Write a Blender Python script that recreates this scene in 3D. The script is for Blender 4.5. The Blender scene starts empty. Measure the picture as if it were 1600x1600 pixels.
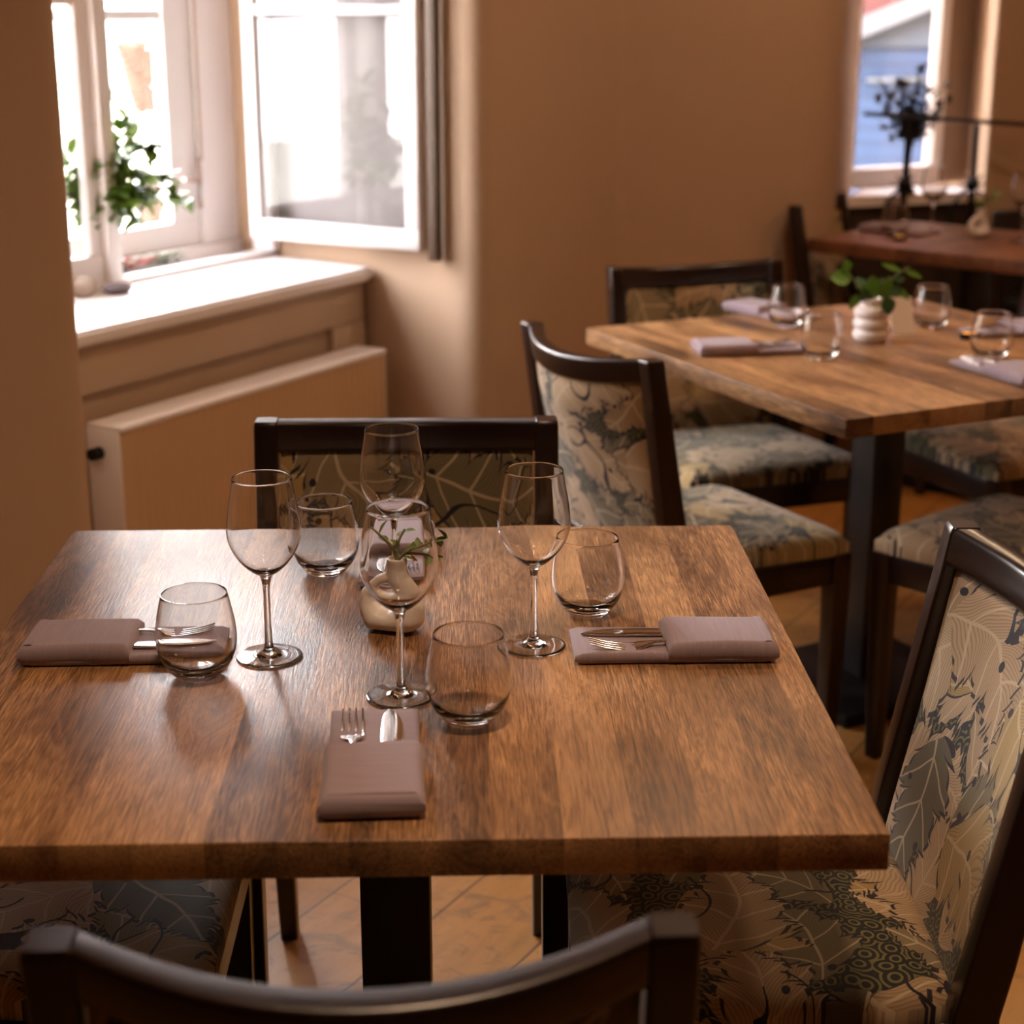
import bpy, bmesh, math, random
from mathutils import Vector, Matrix
random.seed(7)
SC = bpy.context.scene
COL = SC.collection
PI = math.pi

# ---------------------------------------------------------------- camera
F_PX = 2640.0
PITCH = math.atan(796 / F_PX)
YAW = math.atan(78 / math.hypot(F_PX, 796))
cam_data = bpy.data.cameras.new('camera')
cam = bpy.data.objects.new('camera', cam_data)
COL.objects.link(cam)
cam.location = (0, 0, 1.44)
cam.rotation_euler = (PI / 2 - PITCH, 0, -YAW)
cam_data.sensor_width = 36
cam_data.lens = 36 * F_PX / 1600
cam_data.dof.use_dof = True
cam_data.dof.focus_distance = 1.93
cam_data.dof.aperture_fstop = 4.6
cam_data.clip_start = 0.05
SC.camera = cam

# ---------------------------------------------------------------- world, lights, exposure
SC.view_settings.view_transform = 'Standard'
SC.view_settings.look = 'None'
SC.view_settings.gamma = 1.0
SC.view_settings.use_curve_mapping = False
SC.view_settings.exposure = 0.55
SC.cycles.use_denoising = True
SC.cycles.max_bounces = 14
SC.cycles.transmission_bounces = 12
SC.cycles.diffuse_bounces = 6
SC.cycles.sample_clamp_indirect = 6
SC.cycles.blur_glossy = 0.5

world = bpy.data.worlds.new('sky')
SC.world = world
world.use_nodes = True
bg = world.node_tree.nodes['Background']
bg.inputs[0].default_value = (.985, .935, 1.0, 1)
bg.inputs[1].default_value = 25

W = Vector((.53, .85, 0)).normalized()
N = Vector((-W.y, W.x, 0))
P0 = Vector((-.655, 2.95, 0))
def SN(s, n, z=0.0): return P0 + W * s + N * n + Vector((0, 0, z))
ANG_W = math.atan2(W.y, W.x)
W2 = Vector((.913, .408, 0)).normalized()
N2 = Vector((-W2.y, W2.x, 0))
ANG_2 = math.atan2(W2.y, W2.x)

def area(name, loc, direction, sx, sy, power, color, portal=False, spread=None):
    l = bpy.data.lights.new(name, 'AREA'); l.shape = 'RECTANGLE'
    l.size = sx; l.size_y = sy; l.energy = power; l.color = color
    if portal: l.cycles.is_portal = True
    if spread: l.spread = spread
    o = bpy.data.objects.new(name, l); COL.objects.link(o)
    o.location = loc
    o.rotation_euler = Vector(direction).to_track_quat('-Z', 'Y').to_euler()
    return o
sun = bpy.data.lights.new('hazy_sun', 'SUN'); sun.energy = 8.0; sun.angle = math.radians(28); sun.color = (1.0, .95, .97)
suno = bpy.data.objects.new('hazy_sun', sun); COL.objects.link(suno)
suno.rotation_euler = (-Vector((-.42 * math.cos(math.radians(27)), .908 * math.cos(math.radians(27)), math.sin(math.radians(27))))).to_track_quat('-Z', 'Y').to_euler()
area('window_portal', SN(.68, 1.02, 1.6), -N, 1.5, 1.6, 1, (1, 1, 1), True)
area('window_portal', (1.60, 6.45, 1.5), -N2, .8, 1.5, 1, (1, 1, 1), True)
WARM = (1.0, .44, .15)
SOFT = (1.0, .66, .41)
for lx, ly, lp, lc in ((2.4, 2.4, 4, WARM), (2.9, 3.9, 7, WARM), (1.5, 4.6, 6, SOFT), (.05, 1.15, 6, SOFT), (.9, 3.1, 8, SOFT)):
    area('ceiling_lamp', (lx, ly, 2.66), (0, 0, -1), .22, .22, lp, lc, spread=math.radians(115) if lx < .5 else None)

# ---------------------------------------------------------------- node helper
class V:
    def __init__(s, nt, sock): s.nt = nt; s.s = sock
    def _m(s, op, *o):
        n = s.nt.nodes.new('ShaderNodeMath'); n.operation = op
        for i, x in enumerate((s,) + o):
            if isinstance(x, V): s.nt.links.new(x.s, n.inputs[i])
            else: n.inputs[i].default_value = x
        return V(s.nt, n.outputs[0])
    def __add__(s, o): return s._m('ADD', o)
    __radd__ = __add__
    def __sub__(s, o): return s._m('SUBTRACT', o)
    def __rsub__(s, o): return (s * -1) + o
    def __mul__(s, o): return s._m('MULTIPLY', o)
    __rmul__ = __mul__
    def __truediv__(s, o): return s._m('DIVIDE', o)
    def abs(s): return s._m('ABSOLUTE')
    def frac(s): return s._m('FRACT')
    def floor(s): return s._m('FLOOR')
    def sin(s): return s._m('SINE')
    def cos(s): return s._m('COSINE')
    def lt(s, o): return s._m('LESS_THAN', o)
    def gt(s, o): return s._m('GREATER_THAN', o)
    def min(s, o): return s._m('MINIMUM', o)
    def max(s, o): return s._m('MAXIMUM', o)
    def pow(s, o): return s._m('POWER', o)
    def sqrt(s): return s._m('SQRT')
    def pp(s, o): return s._m('PINGPONG', o)
    def step(s, a, b):
        n = s.nt.nodes.new('ShaderNodeMapRange'); s.nt.links.new(s.s, n.inputs[0])
        n.inputs[1].default_value = a; n.inputs[2].default_value = b
        return V(s.nt, n.outputs[0])

class Mat:
    def __init__(s, name, color=(.5, .5, .5), rough=.5, metal=0.0, spec=None, coat=0.0, coat_rough=.1, trans=0.0, ior=None, sheen=0.0):
        s.m = bpy.data.materials.new(name); s.m.use_nodes = True
        s.nt = s.m.node_tree
        s.b = s.nt.nodes['Principled BSDF']
        s.b.inputs['Base Color'].default_value = (*color, 1)
        s.b.inputs['Roughness'].default_value = rough
        s.b.inputs['Metallic'].default_value = metal
        if spec is not None: s.b.inputs['Specular IOR Level'].default_value = spec
        s.b.inputs['Coat Weight'].default_value = coat
        s.b.inputs['Coat Roughness'].default_value = coat_rough
        s.b.inputs['Transmission Weight'].default_value = trans
        if sheen: s.b.inputs['Sheen Weight'].default_value = sheen; s.b.inputs['Sheen Roughness'].default_value = .4
        if ior: s.b.inputs['IOR'].default_value = ior
    def coord(s, kind='Object'):
        n = s.nt.nodes.new('ShaderNodeTexCoord'); return n.outputs[kind]
    def pos(s):
        return s.nt.nodes.new('ShaderNodeNewGeometry').outputs['Position']
    def rnd(s):
        return V(s.nt, s.nt.nodes.new('ShaderNodeObjectInfo').outputs['Random'])
    def sep(s, v):
        n = s.nt.nodes.new('ShaderNodeSeparateXYZ'); s.nt.links.new(v, n.inputs[0])
        return [V(s.nt, o) for o in n.outputs]
    def comb(s, x, y, z=0.0):
        n = s.nt.nodes.new('ShaderNodeCombineXYZ')
        for i, a in enumerate((x, y, z)):
            if isinstance(a, V): s.nt.links.new(a.s, n.inputs[i])
            else: n.inputs[i].default_value = a
        return n.outputs[0]
    def mapping(s, v, scale=(1, 1, 1), rot=(0, 0, 0), loc=(0, 0, 0)):
        n = s.nt.nodes.new('ShaderNodeMapping'); s.nt.links.new(v, n.inputs[0])
        n.inputs['Scale'].default_value = scale; n.inputs['Rotation'].default_value = rot; n.inputs['Location'].default_value = loc
        return n.outputs[0]
    def noise(s, v, scale, detail=3, rough=.5, dist=0.0, dim='3D'):
        n = s.nt.nodes.new('ShaderNodeTexNoise'); n.noise_dimensions = dim
        s.nt.links.new(v, n.inputs['Vector'])
        n.inputs['Scale'].default_value = scale; n.inputs['Detail'].default_value = detail
        n.inputs['Roughness'].default_value = rough; n.inputs['Distortion'].default_value = dist
        return V(s.nt, n.outputs[0])
    def white(s, v):
        n = s.nt.nodes.new('ShaderNodeTexWhiteNoise'); n.noise_dimensions = '1D'
        s.nt.links.new(v.s, n.inputs['W']); return V(s.nt, n.outputs['Value'])
    def voronoi(s, v, scale, rand=1.0, feature='F1', dim='2D'):
        n = s.nt.nodes.new('ShaderNodeTexVoronoi'); n.voronoi_dimensions = dim; n.feature = feature
        s.nt.links.new(v, n.inputs['Vector'])
        n.inputs['Scale'].default_value = scale; n.inputs['Randomness'].default_value = rand
        return n
    def ramp(s, fac, stops, interp='LINEAR'):
        n = s.nt.nodes.new('ShaderNodeValToRGB'); r = n.color_ramp; r.interpolation = interp
        while len(r.elements) < len(stops): r.elements.new(.5)
        for e, (p, c) in zip(r.elements, stops): e.position = p; e.color = (*c, 1)
        s.nt.links.new(fac.s, n.inputs[0]); return n.outputs[0]
    def mix(s, fac, a, b, mode='MIX'):
        n = s.nt.nodes.new('ShaderNodeMix'); n.data_type = 'RGBA'; n.blend_type = mode
        if isinstance(fac, V): s.nt.links.new(fac.s, n.inputs[0])
        else: n.inputs[0].default_value = fac
        for i, x in ((6, a), (7, b)):
            if isinstance(x, tuple): n.inputs[i].default_value = (*x, 1)
            else: s.nt.links.new(x, n.inputs[i])
        return n.outputs[2]
    def color(s, sock): s.nt.links.new(sock, s.b.inputs['Base Color'])
    def rough(s, v): s.nt.links.new(v.s, s.b.inputs['Roughness'])
    def bump(s, h, strength=.3, dist=.001):
        n = s.nt.nodes.new('ShaderNodeBump'); n.inputs['Strength'].default_value = strength
        n.inputs['Distance'].default_value = dist
        s.nt.links.new(h.s, n.inputs['Height']); s.nt.links.new(n.outputs[0], s.b.inputs['Normal'])

# ---------------------------------------------------------------- materials
def plaster(name, c1, c2):
    m = Mat(name, rough=.85, spec=.25)
    p = m.pos()
    m.color(m.mix(m.noise(p, 1.6, 4), c1, c2))
    m.bump(m.noise(p, 9, 5, .6) , .35, .012)
    return m.m
M_WALL = plaster('wall_plaster', (.46, .325, .225), (.51, .37, .26))
M_CEIL = plaster('ceiling_plaster', (.46, .33, .21), (.50, .37, .25))
M_WHITE = Mat('white_paint', (.86, .82, .82), .4)
M_WHITE.bump(M_WHITE.noise(M_WHITE.pos(), 40, 2), .1, .001)
M_WHITE = M_WHITE.m
M_CREAM = Mat('cream_paint', (.52, .385, .275), .45).m
M_RAD = Mat('radiator_enamel', (.60, .41, .25), .35).m
M_SHADE_STRIP = Mat('brown_shade_strip', (.07, .04, .02), .5).m  # shade at the casement edge put into a dark brown colour
M_CASING = Mat('brown_casing', (.30, .20, .13), .6).m

def thin_glass(name):
    m = bpy.data.materials.new(name); m.use_nodes = True; nt = m.node_tree
    nt.nodes.remove(nt.nodes['Principled BSDF'])
    t = nt.nodes.new('ShaderNodeBsdfTransparent'); t.inputs[0].default_value = (.95, .96, .95, 1)
    g = nt.nodes.new('ShaderNodeBsdfGlossy'); g.inputs['Roughness'].default_value = .02
    lw = nt.nodes.new('ShaderNodeLayerWeight'); lw.inputs[0].default_value = .5
    fr = (V(nt, lw.outputs['Facing']).pow(5.0) * .94 + .05)
    mx = nt.nodes.new('ShaderNodeMixShader')
    nt.links.new(fr.s, mx.inputs[0]); nt.links.new(t.outputs[0], mx.inputs[1]); nt.links.new(g.outputs[0], mx.inputs[2])
    nt.links.new(mx.outputs[0], nt.nodes['Material Output'].inputs[0])
    return m
M_PANE = thin_glass('window_glass')

def glassware():
    m = Mat('clear_glass', (1, 1, 1), 0.0, trans=1.0, ior=1.48)
    return m.m
M_GLASS = glassware()

def table_wood(name, base, dark, light):
    m = Mat(name, rough=.4, spec=.5)
    x, y, z = m.sep(m.coord('Object'))
    warp = m.noise(m.coord('Object'), 2.5, 2)
    px = x / .062 + 40.3
    pid = px.floor()
    r = m.white(pid)
    r2 = m.white(pid + 77.7)
    v = m.comb(x + r * 5.0, y + r2 * 9.0, z)
    # cathedral grain: stretched noise rings
    g1 = m.noise(m.mapping(v, (9, 1.1, 9)), 2.2, 4, .6, .6)
    rings = (g1 * 15.0 + r * 4).frac().pp(.5) * 2
    fine = m.noise(m.mapping(v, (190, 6, 190)), 2.4, 3, .7)
    pores = m.noise(m.mapping(v, (300, 8, 300)), 3.0, 2, .6)
    blot = m.noise(m.mapping(v, (5, 1.6, 5)), 2.0, 4, .6)
    tone = (r * .50 + blot * .95 + fine * .5 + rings * .22 + warp * .1) - .66
    c = m.ramp(tone, [(0.08, dark), (.42, base), (.85, light)])
    pale = pores.step(.50, .60) * blot.step(.40, .58)
    c = m.mix(pale * .62, c, tuple(min(1, q * 1.5) for q in light))
    dk = fine.lt(.40) * .42
    c = m.mix(dk, c, tuple(q * .45 for q in dark))
    m.color(c)
    m.rough(fine * .22 + .27 + blot * .08)
    gap = (px.frac() - .5).abs().gt(.492)
    m.bump(fine * .6 + pores * .5 + rings * .25 - gap * .6, .32, .001)
    return m.m
M_TABLE = table_wood('oak_table_wood', (.235, .115, .047), (.060, .027, .011), (.50, .28, .125))
M_TABLE3 = table_wood('reddish_table_wood', (.20, .085, .045), (.10, .045, .025), (.30, .14, .075))

def dark_wood():
    m = Mat('dark_mahogany', rough=.30, spec=.45, coat=.25, coat_rough=.2)
    v = m.coord('Object')
    n = m.noise(m.mapping(v, (30, 30, 6)), 3, 4, .6)
    m.color(m.mix(n, (.008, .0038, .003), (.022, .008, .005)))
    m.bump(n, .08, .0006)
    return m.m
M_DARK = dark_wood()
M_IRON = Mat('black_iron', (.012, .011, .012), .45, metal=.6).m
M_BLACKWOOD = Mat('black_lacquered_wood', (.018, .013, .011), .38).m

def floor_wood():
    m = Mat('floor_boards', rough=.42, spec=.45)
    p = m.mapping(m.pos(), rot=(0, 0, -ANG_W))
    x, y, z = m.sep(p)
    py = y / .19 + .86
    pid = py.floor()
    r = m.white(pid)
    v = m.comb(x + r * 7.0, y, 0.0)
    sc = m.noise(m.mapping(v, (2, 14, 1)), 3, 4, .6)
    scuff = m.noise(m.mapping(m.pos(), (1, 1.6, 1), (0, 0, .3)), 9, 6, .7, 1.5)
    c = m.ramp(sc * .6 + r * .25 + .05, [(.15, (.27, .11, .022)), (.5, (.40, .18, .042)), (.85, (.50, .26, .080))])
    c = m.mix(scuff.step(.53, .62) * .62, c, (.17, .085, .035))
    gap = (py.frac() - .5).abs().gt(.488)
    c = m.mix(gap * .85, c, (.05, .025, .012))
    m.color(c)
    m.rough(scuff * .25 + .25)
    m.bump(sc * .4 - gap, .3, .001)
    return m.m
M_FLOOR = floor_wood()

def leaf_fabric(name, mode, size=.17):
    m = Mat(name, rough=.72, spec=.3, sheen=.25)
    ox, oy, oz = m.sep(m.coord('Object'))
    a, b = (ox, oy) if mode == 'xy' else (ox, oz)
    rnd = m.rnd()
    a = a + rnd * 3.17; b = b + rnd * 5.31
    base = m.comb(a, b, 0.0)
    wn = m.noise(base, 7, 2) - .5
    wn2 = m.noise(m.comb(a + 4.0, b + 2.0), 7, 2) - .5
    a = a + wn * .05; b = b + wn2 * .05
    p = m.comb(a, b, 0.0)
    # dark ground with small olive scrolls
    vs = m.voronoi(p, 48, .9)
    d = V(m.nt, vs.outputs['Distance'])
    ring = (d * 3.2).frac()
    col = m.mix(ring.gt(.62), (.014, .014, .017), (.16, .145, .05))
    hgt = ring * .1
    PAL = [(0.0, (.44, .30, .17)), (.18, (.19, .155, .080)), (.32, (.55, .39, .23)), (.52, (.135, .115, .068)),
           (.62, (.46, .31, .12)), (.76, (.27, .21, .12)), (.86, (.52, .35, .20))]
    INK = (.020, .015, .022)
    for k, (sz, off) in enumerate(((size * .78, 0.0), (size * 1.0, 3.3), (size * 1.05, 8.9))):
        pk = m.comb(a + off, b + off * 1.7, 0.0)
        vo = m.voronoi(pk, 1.0 / (sz * .95), .55)
        vx, vy, _ = m.sep(vo.outputs['Position'])
        cr, cg, cb = m.sep(vo.outputs['Color'])
        lx = (a + off - vx) / sz; ly = (b + off * 1.7 - vy) / sz
        th = cr * 6.283 + k * 2.1
        c_, s_ = th.cos(), th.sin()
        x = lx * c_ + ly * s_
        y = ly * c_ - lx * s_
        y = y + (x * x - .1) * (cg - .5) * 1.6          # bent midrib
        ay = y.abs()
        t = x * .9 + .5                                  # 0..1 along the leaf
        prof = (t * (1.0 - t) * 4).max(0.0)
        prof = prof.sqrt() * (1.15 - t * .55)
        u = x * 3.6 - ay * 2.4 + cb * 3
        lob = u.frac().pp(.5) * 2                        # big lobes
        teeth = (u * 4.0).frac() * .05
        w = prof * .43 * (lob.pow(.5) * .42 + .62) - teeth
        dd = w - ay
        mask = dd.gt(0.0)
        lc = m.ramp(cb * .999, PAL, 'CONSTANT')
        vein = (x * 3.6 - ay * 2.4 + cb * 3 + .5).frac().pp(.5)
        hatch = (x * 30.0 - ay * 34.0 + wn * 14).frac().pp(.5) * 2
        big = vein.lt(.035).max(ay.lt(.012))
        shade = (dd * 3.5).min(1.0).max(0.0)
        lc = m.mix((1.0 - shade) * .16, lc, (.13, .10, .06))
        lc = m.mix(hatch.gt(.66) * .42, lc, (.10, .08, .055))
        lc = m.mix(big * .7, lc, (.62, .50, .33))
        lc = m.mix(dd.lt(.028) * .97, lc, INK)
        col = m.mix(mask, col, lc)
    # curling ink tendrils ending in dots
    tn = m.noise(m.comb(a + 11.0, b + 3.0), 9, 1.0, .4)
    gate = m.noise(m.comb(a + 1.0, b + 6.0), 8, 0).gt(.56)
    col = m.mix((tn - .5).abs().lt(.009) * gate, col, INK)
    dv = m.voronoi(m.comb(a + 5.0, b), 14, .9)
    dotm = V(m.nt, dv.outputs['Distance']).lt(.075)
    _, dg, _ = m.sep(dv.outputs['Color'])
    col = m.mix(dotm * dg.gt(.55), col, INK)
    m.color(col)
    weave = (ox * 4200).sin() * ((oy if mode == 'xy' else oz) * 4200).sin()
    m.bump(weave, .25, .0006)
    return m.m
M_FAB_S = leaf_fabric('leaf_print_seat_fabric', 'xy')
M_FAB_B = leaf_fabric('leaf_print_back_fabric', 'xz', .18)

def linen():
    m = Mat('mauve_linen', rough=.85, spec=.2, sheen=.3)
    v = m.coord('Object')
    x, y, z = m.sep(v)
    n = m.noise(m.mapping(v, (1, 12, 1)), 30, 3)
    m.color(m.mix(n, (.28, .215, .245), (.38, .30, .34)))
    m.bump((x * 2600).sin() * (y * 2600).sin() * .5 + n, .35, .0006)
    return m.m
M_LINEN = linen()
M_STEEL = Mat('polished_steel', (.78, .74, .72), .12, metal=1.0).m
M_CERAMIC = Mat('matte_white_ceramic', (.80, .74, .70), .42, spec=.4).m
M_CERAMIC_W = Mat('white_glazed_ceramic', (.76, .68, .64), .3).m
def leafmat(name, c1, c2):
    m = Mat(name, rough=.45)
    m.color(m.mix(m.noise(m.coord('Object'), 25, 2), c1, c2))
    m.b.inputs['Subsurface Weight'].default_value = 0.0
    return m.m
M_LEAF = leafmat('green_leaf', (.06, .13, .02), (.17, .28, .035))
M_LEAF_B = leafmat('bright_green_leaf', (.07, .20, .02), (.17, .36, .04))
M_LEAF_D = leafmat('dark_green_leaf', (.02, .07, .02), (.05, .13, .04))
M_STEM = Mat('green_brown_stem', (.20, .20, .07), .6).m
M_DRY = Mat('dried_foliage', (.035, .02, .012), .8).m
M_STONE = Mat('grey_stone', (.17, .14, .16), .7).m
M_STONE_L = Mat('pale_stone', (.55, .47, .42), .7).m

# ---------------------------------------------------------------- mesh helpers
def obj(name, bm, mat, parent=None, smooth=True, angle=40, loc=(0, 0, 0), rot=(0, 0, 0)):
    me = bpy.data.meshes.new(name)
    bmesh.ops.recalc_face_normals(bm, faces=bm.faces[:])
    if smooth:
        lim = math.radians(angle)
        for f in bm.faces: f.smooth = True
        for e in bm.edges:
            if len(e.link_faces) != 2 or e.calc_face_angle(0) > lim: e.smooth = False
    bm.to_mesh(me); bm.free()
    me.materials.append(mat)
    o = bpy.data.objects.new(name, me); COL.objects.link(o)
    o.location = loc; o.rotation_euler = rot
    if parent: o.parent = parent
    return o

def tag(o, label, cat, group=None, kind=None):
    o['label'] = label; o['category'] = cat
    if group: o['group'] = group
    if kind: o['kind'] = kind
    return o

def thing(name, label, cat, loc=(0, 0, 0), rz=0.0, group=None):
    o = bpy.data.objects.new(name, None); COL.objects.link(o)
    o.empty_display_size = .05
    o.location = loc; o.rotation_euler = (0, 0, rz)
    return tag(o, label, cat, group)

def struct(name, bm, mat, **k):
    o = obj(name, bm, mat, **k)
    if not k.get('parent'): o['kind'] = 'structure'
    return o

def dup(root, loc, rz, label, group=None):
    def cp(o, par):
        c = o.copy(); COL.objects.link(c)
        if par: c.parent = par
        for ch in [q for q in bpy.data.objects if q.parent == o and q != c]: cp(ch, c)
        return c
    r = cp(root, None)
    r.location = loc
    r.rotation_euler = (0, 0, rz)
    r['label'] = label
    if group: r['group'] = group
    return r

def box(bm, c, d, bevel=0.0, rz=0.0, mat=None, seg=2):
    r = bmesh.ops.create_cube(bm, size=1)
    vs = r['verts']
    M = Matrix.Translation(c) @ (mat or Matrix.Rotation(rz, 4, 'Z')) @ Matrix.Diagonal((*d, 1))
    bmesh.ops.transform(bm, matrix=M, verts=vs)
    if bevel:
        es = list({e for v in vs for e in v.link_edges})
        bmesh.ops.bevel(bm, geom=es, offset=bevel, segments=seg, affect='EDGES', profile=.5)
    return bm

def newbox(c, d, bevel=0.0, rz=0.0, mat=None, seg=2):
    return box(bmesh.new(), c, d, bevel, rz, mat, seg)

def lathe(bm, prof, seg=48, center=(0, 0, 0)):
    """prof: list of (r, z); open ends at r=0 are closed to a pole"""
    rings = []
    for r, z in prof:
        if r < 1e-6: rings.append([bm.verts.new((center[0], center[1], center[2] + z))])
        else: rings.append([bm.verts.new((center[0] + r * math.cos(2 * PI * i / seg), center[1] + r * math.sin(2 * PI * i / seg), center[2] + z)) for i in range(seg)])
    for A, B in zip(rings, rings[1:]):
        for i in range(seg):
            j = (i + 1) % seg
            if len(A) == 1 and len(B) == 1: continue
            if len(A) == 1: bm.faces.new((A[0], B[j], B[i]))
            elif len(B) == 1: bm.faces.new((A[i], A[j], B[0]))
            else: bm.faces.new((A[i], A[j], B[j], B[i]))
    return bm

def smooth_prof(pts, n=6):
    """Catmull-Rom through the points"""
    out = []
    P = [pts[0]] + list(pts) + [pts[-1]]
    for i in range(1, len(P) - 2):
        p0, p1, p2, p3 = P[i - 1], P[i], P[i + 1], P[i + 2]
        for k in range(n):
            t = k / n
            out.append(tuple(.5 * ((2 * p1[j]) + (-p0[j] + p2[j]) * t + (2 * p0[j] - 5 * p1[j] + 4 * p2[j] - p3[j]) * t * t + (-p0[j] + 3 * p1[j] - 3 * p2[j] + p3[j]) * t ** 3) for j in range(len(p1))))
    out.append(tuple(pts[-1]))
    return out

def tube(bm, pts, radii, seg=8, cap=True):
    pts = [Vector(p) for p in pts]
    if not hasattr(radii, '__len__'): radii = [radii] * len(pts)
    rings = []
    up = Vector((0, 0, 1))
    for i, p in enumerate(pts):
        d = (pts[min(i + 1, len(pts) - 1)] - pts[max(i - 1, 0)]).normalized()
        a = d.cross(up)
        if a.length < 1e-3: a = d.cross(Vector((1, 0, 0)))
        a.normalize(); b = d.cross(a).normalized()
        rings.append([bm.verts.new(p + (a * math.cos(2 * PI * k / seg) + b * math.sin(2 * PI * k / seg)) * radii[i]) for k in range(seg)])
    for A, B in zip(rings, rings[1:]):
        for k in range(seg):
            bm.faces.new((A[k], A[(k + 1) % seg], B[(k + 1) % seg], B[k]))
    if cap:
        bm.faces.new(rings[0][::-1]); bm.faces.new(rings[-1])
    return bm

def loft(bm, sections, cap=True):
    rings = [[bm.verts.new(p) for p in s] for s in sections]
    n = len(rings[0])
    for A, B in zip(rings, rings[1:]):
        for k in range(n): bm.faces.new((A[k], A[(k + 1) % n], B[(k + 1) % n], B[k]))
    if cap: bm.faces.new(rings[0][::-1]); bm.faces.new(rings[-1])
    return bm

def rrect(cx, cy, hx, hy, r, seg=3):
    """rounded rectangle outline in 2D"""
    out = []
    r = min(r, hx * .99, hy * .99)
    for (sx, sy, a0) in ((1, 1, 0), (-1, 1, PI / 2), (-1, -1, PI), (1, -1, 3 * PI / 2)):
        for k in range(seg + 1):
            a = a0 + PI / 2 * k / seg
            out.append((cx + sx * (hx - r) + r * math.cos(a), cy + sy * (hy - r) + r * math.sin(a)))
    return out

def prism(bm, pts, z0, z1, rounds={}):
    """extruded footprint; rounds: {index: radius}"""
    P = []
    n = len(pts)
    for i, p in enumerate(pts):
        p = Vector((p[0], p[1], 0))
        if i in rounds:
            r = rounds[i]
            a = Vector((*pts[i - 1][:2], 0)); b = Vector((*pts[(i + 1) % n][:2], 0))
            u = (a - p).normalized(); v = (b - p).normalized()
            for k in range(11):
                t = k / 10
                P.append(p + u * r * (1 - t) ** 2 + v * r * t ** 2)
        else: P.append(p)
    lo = [bm.verts.new((p.x, p.y, z0)) for p in P]; hi = [bm.verts.new((p.x, p.y, z1)) for p in P]
    m = len(P)
    for i in range(m): bm.faces.new((lo[i], lo[(i + 1) % m], hi[(i + 1) % m], hi[i]))
    bm.faces.new(lo[::-1]); bm.faces.new(hi)
    return bm

def leaf(bm, base, direction, length, width, up=(0, 0, 1), curl=.15):
    d = Vector(direction).normalized(); u = Vector(up)
    s = d.cross(u)
    if s.length < 1e-3: s = d.cross(Vector((1, 0, .3)))
    s.normalize(); n = s.cross(d)
    base = Vector(base)
    rows = []
    for t, w in ((0, .05), (.2, .72), (.45, 1), (.72, .74), (.92, .25), (1.0, .02)):
        c = base + d * length * t - n * curl * length * t * t
        e = s * width * .5 * w
        rows.append((bm.verts.new(c - e + n * .12 * width * w), bm.verts.new(c), bm.verts.new(c + e + n * .12 * width * w)))
    for A, B in zip(rows, rows[1:]):
        bm.faces.new((A[0], A[1], B[1], B[0])); bm.faces.new((A[1], A[2], B[2], B[1]))

ZT, ZC = 0.75, 2.7

# ================================================================ THE ROOM
s2w = lambda s, n: (SN(s, n).x, SN(s, n).y)
HOUSE = [s2w(-6.2, 1.0), s2w(-6.2, 0), (-3.85, -4.2), (5.1, -4.2), (5.1, 7.6), (1.27, 6.45), (.45, 7.0), s2w(1.42, 1.0)]
fl = struct('floor', prism(bmesh.new(), HOUSE, -.1, 0), M_FLOOR, smooth=False)
ce = struct('ceiling', prism(bmesh.new(), HOUSE, ZC, ZC + .1), M_CEIL, smooth=False)
# window wall beside the niche (towards the viewer)
struct('wall_left', prism(bmesh.new(), [s2w(-6, 0), s2w(0, 0), s2w(-.01, .72), s2w(0.0, 1.0), s2w(-6, 1.0)], 0, ZC, {1: .07}), M_WALL, angle=50)
P1 = s2w(1.33, 0)
Q = (.455, 5.0); E1 = (1.15, 5.31); E2 = (1.385, 6.09)
E3 = (E2[0] + N2.x * .3, E2[1] + N2.y * .3)
struct('wall_back', prism(bmesh.new(), [P1, Q, E1, E2, E3, (.45, 7.0), s2w(1.42, 1.0), s2w(1.40, .72)], 0, ZC, {0: .09, 1: .05, 2: .16}), M_WALL, angle=50)
# above the niche and masonry below its sill
bm = prism(bmesh.new(), [s2w(0, 0), s2w(1.33, 0), s2w(1.42, 1.0), s2w(0, 1.0)], 2.35, ZC)
struct('wall_above_niche', bm, M_WALL, smooth=False)
bm = prism(bmesh.new(), [s2w(-.01, .42), s2w(1.37, .42), s2w(1.40, 1.0), s2w(0, 1.0)], 0, .77)
struct('wall_below_sill', bm, M_CREAM, smooth=False)

def sbox(s0, s1, n0, n1, z0, z1, bevel=0.0, bm=None):
    c = SN((s0 + s1) / 2, (n0 + n1) / 2, (z0 + z1) / 2)
    return box(bm or bmesh.new(), c, (abs(s1 - s0), abs(n1 - n0), abs(z1 - z0)), bevel, ANG_W)

# window seat board
bm = prism(bmesh.new(), [s2w(0, .345), s2w(1.352, .345), s2w(1.385, .72), s2w(1.40, 1.0), s2w(0, 1.0)], .765, .80)
bmesh.ops.bevel(bm, geom=[e for e in bm.edges if all(abs(v.co.z - .8) < 1e-4 for v in e.verts) or all(abs(v.co.z - .765) < 1e-4 for v in e.verts)], offset=.008, segments=2, affect='EDGES')
struct('window_sill_board', bm, M_WHITE, angle=50)
# apron panelling below the sill
bm = bmesh.new()
sbox(0.0, 1.36, .395, .42, 0, .765, 0, bm)
sbox(0.0, 1.36, .375, .397, .66, .765, .004, bm)
sbox(0.0, .12, .375, .397, 0, .66, .004, bm)
sbox(1.22, 1.36, .375, .397, 0, .66, .004, bm)
sbox(0.12, 1.22, .375, .397, 0, .10, .004, bm)
struct('trim_1', bm, M_CREAM, angle=30)

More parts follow.
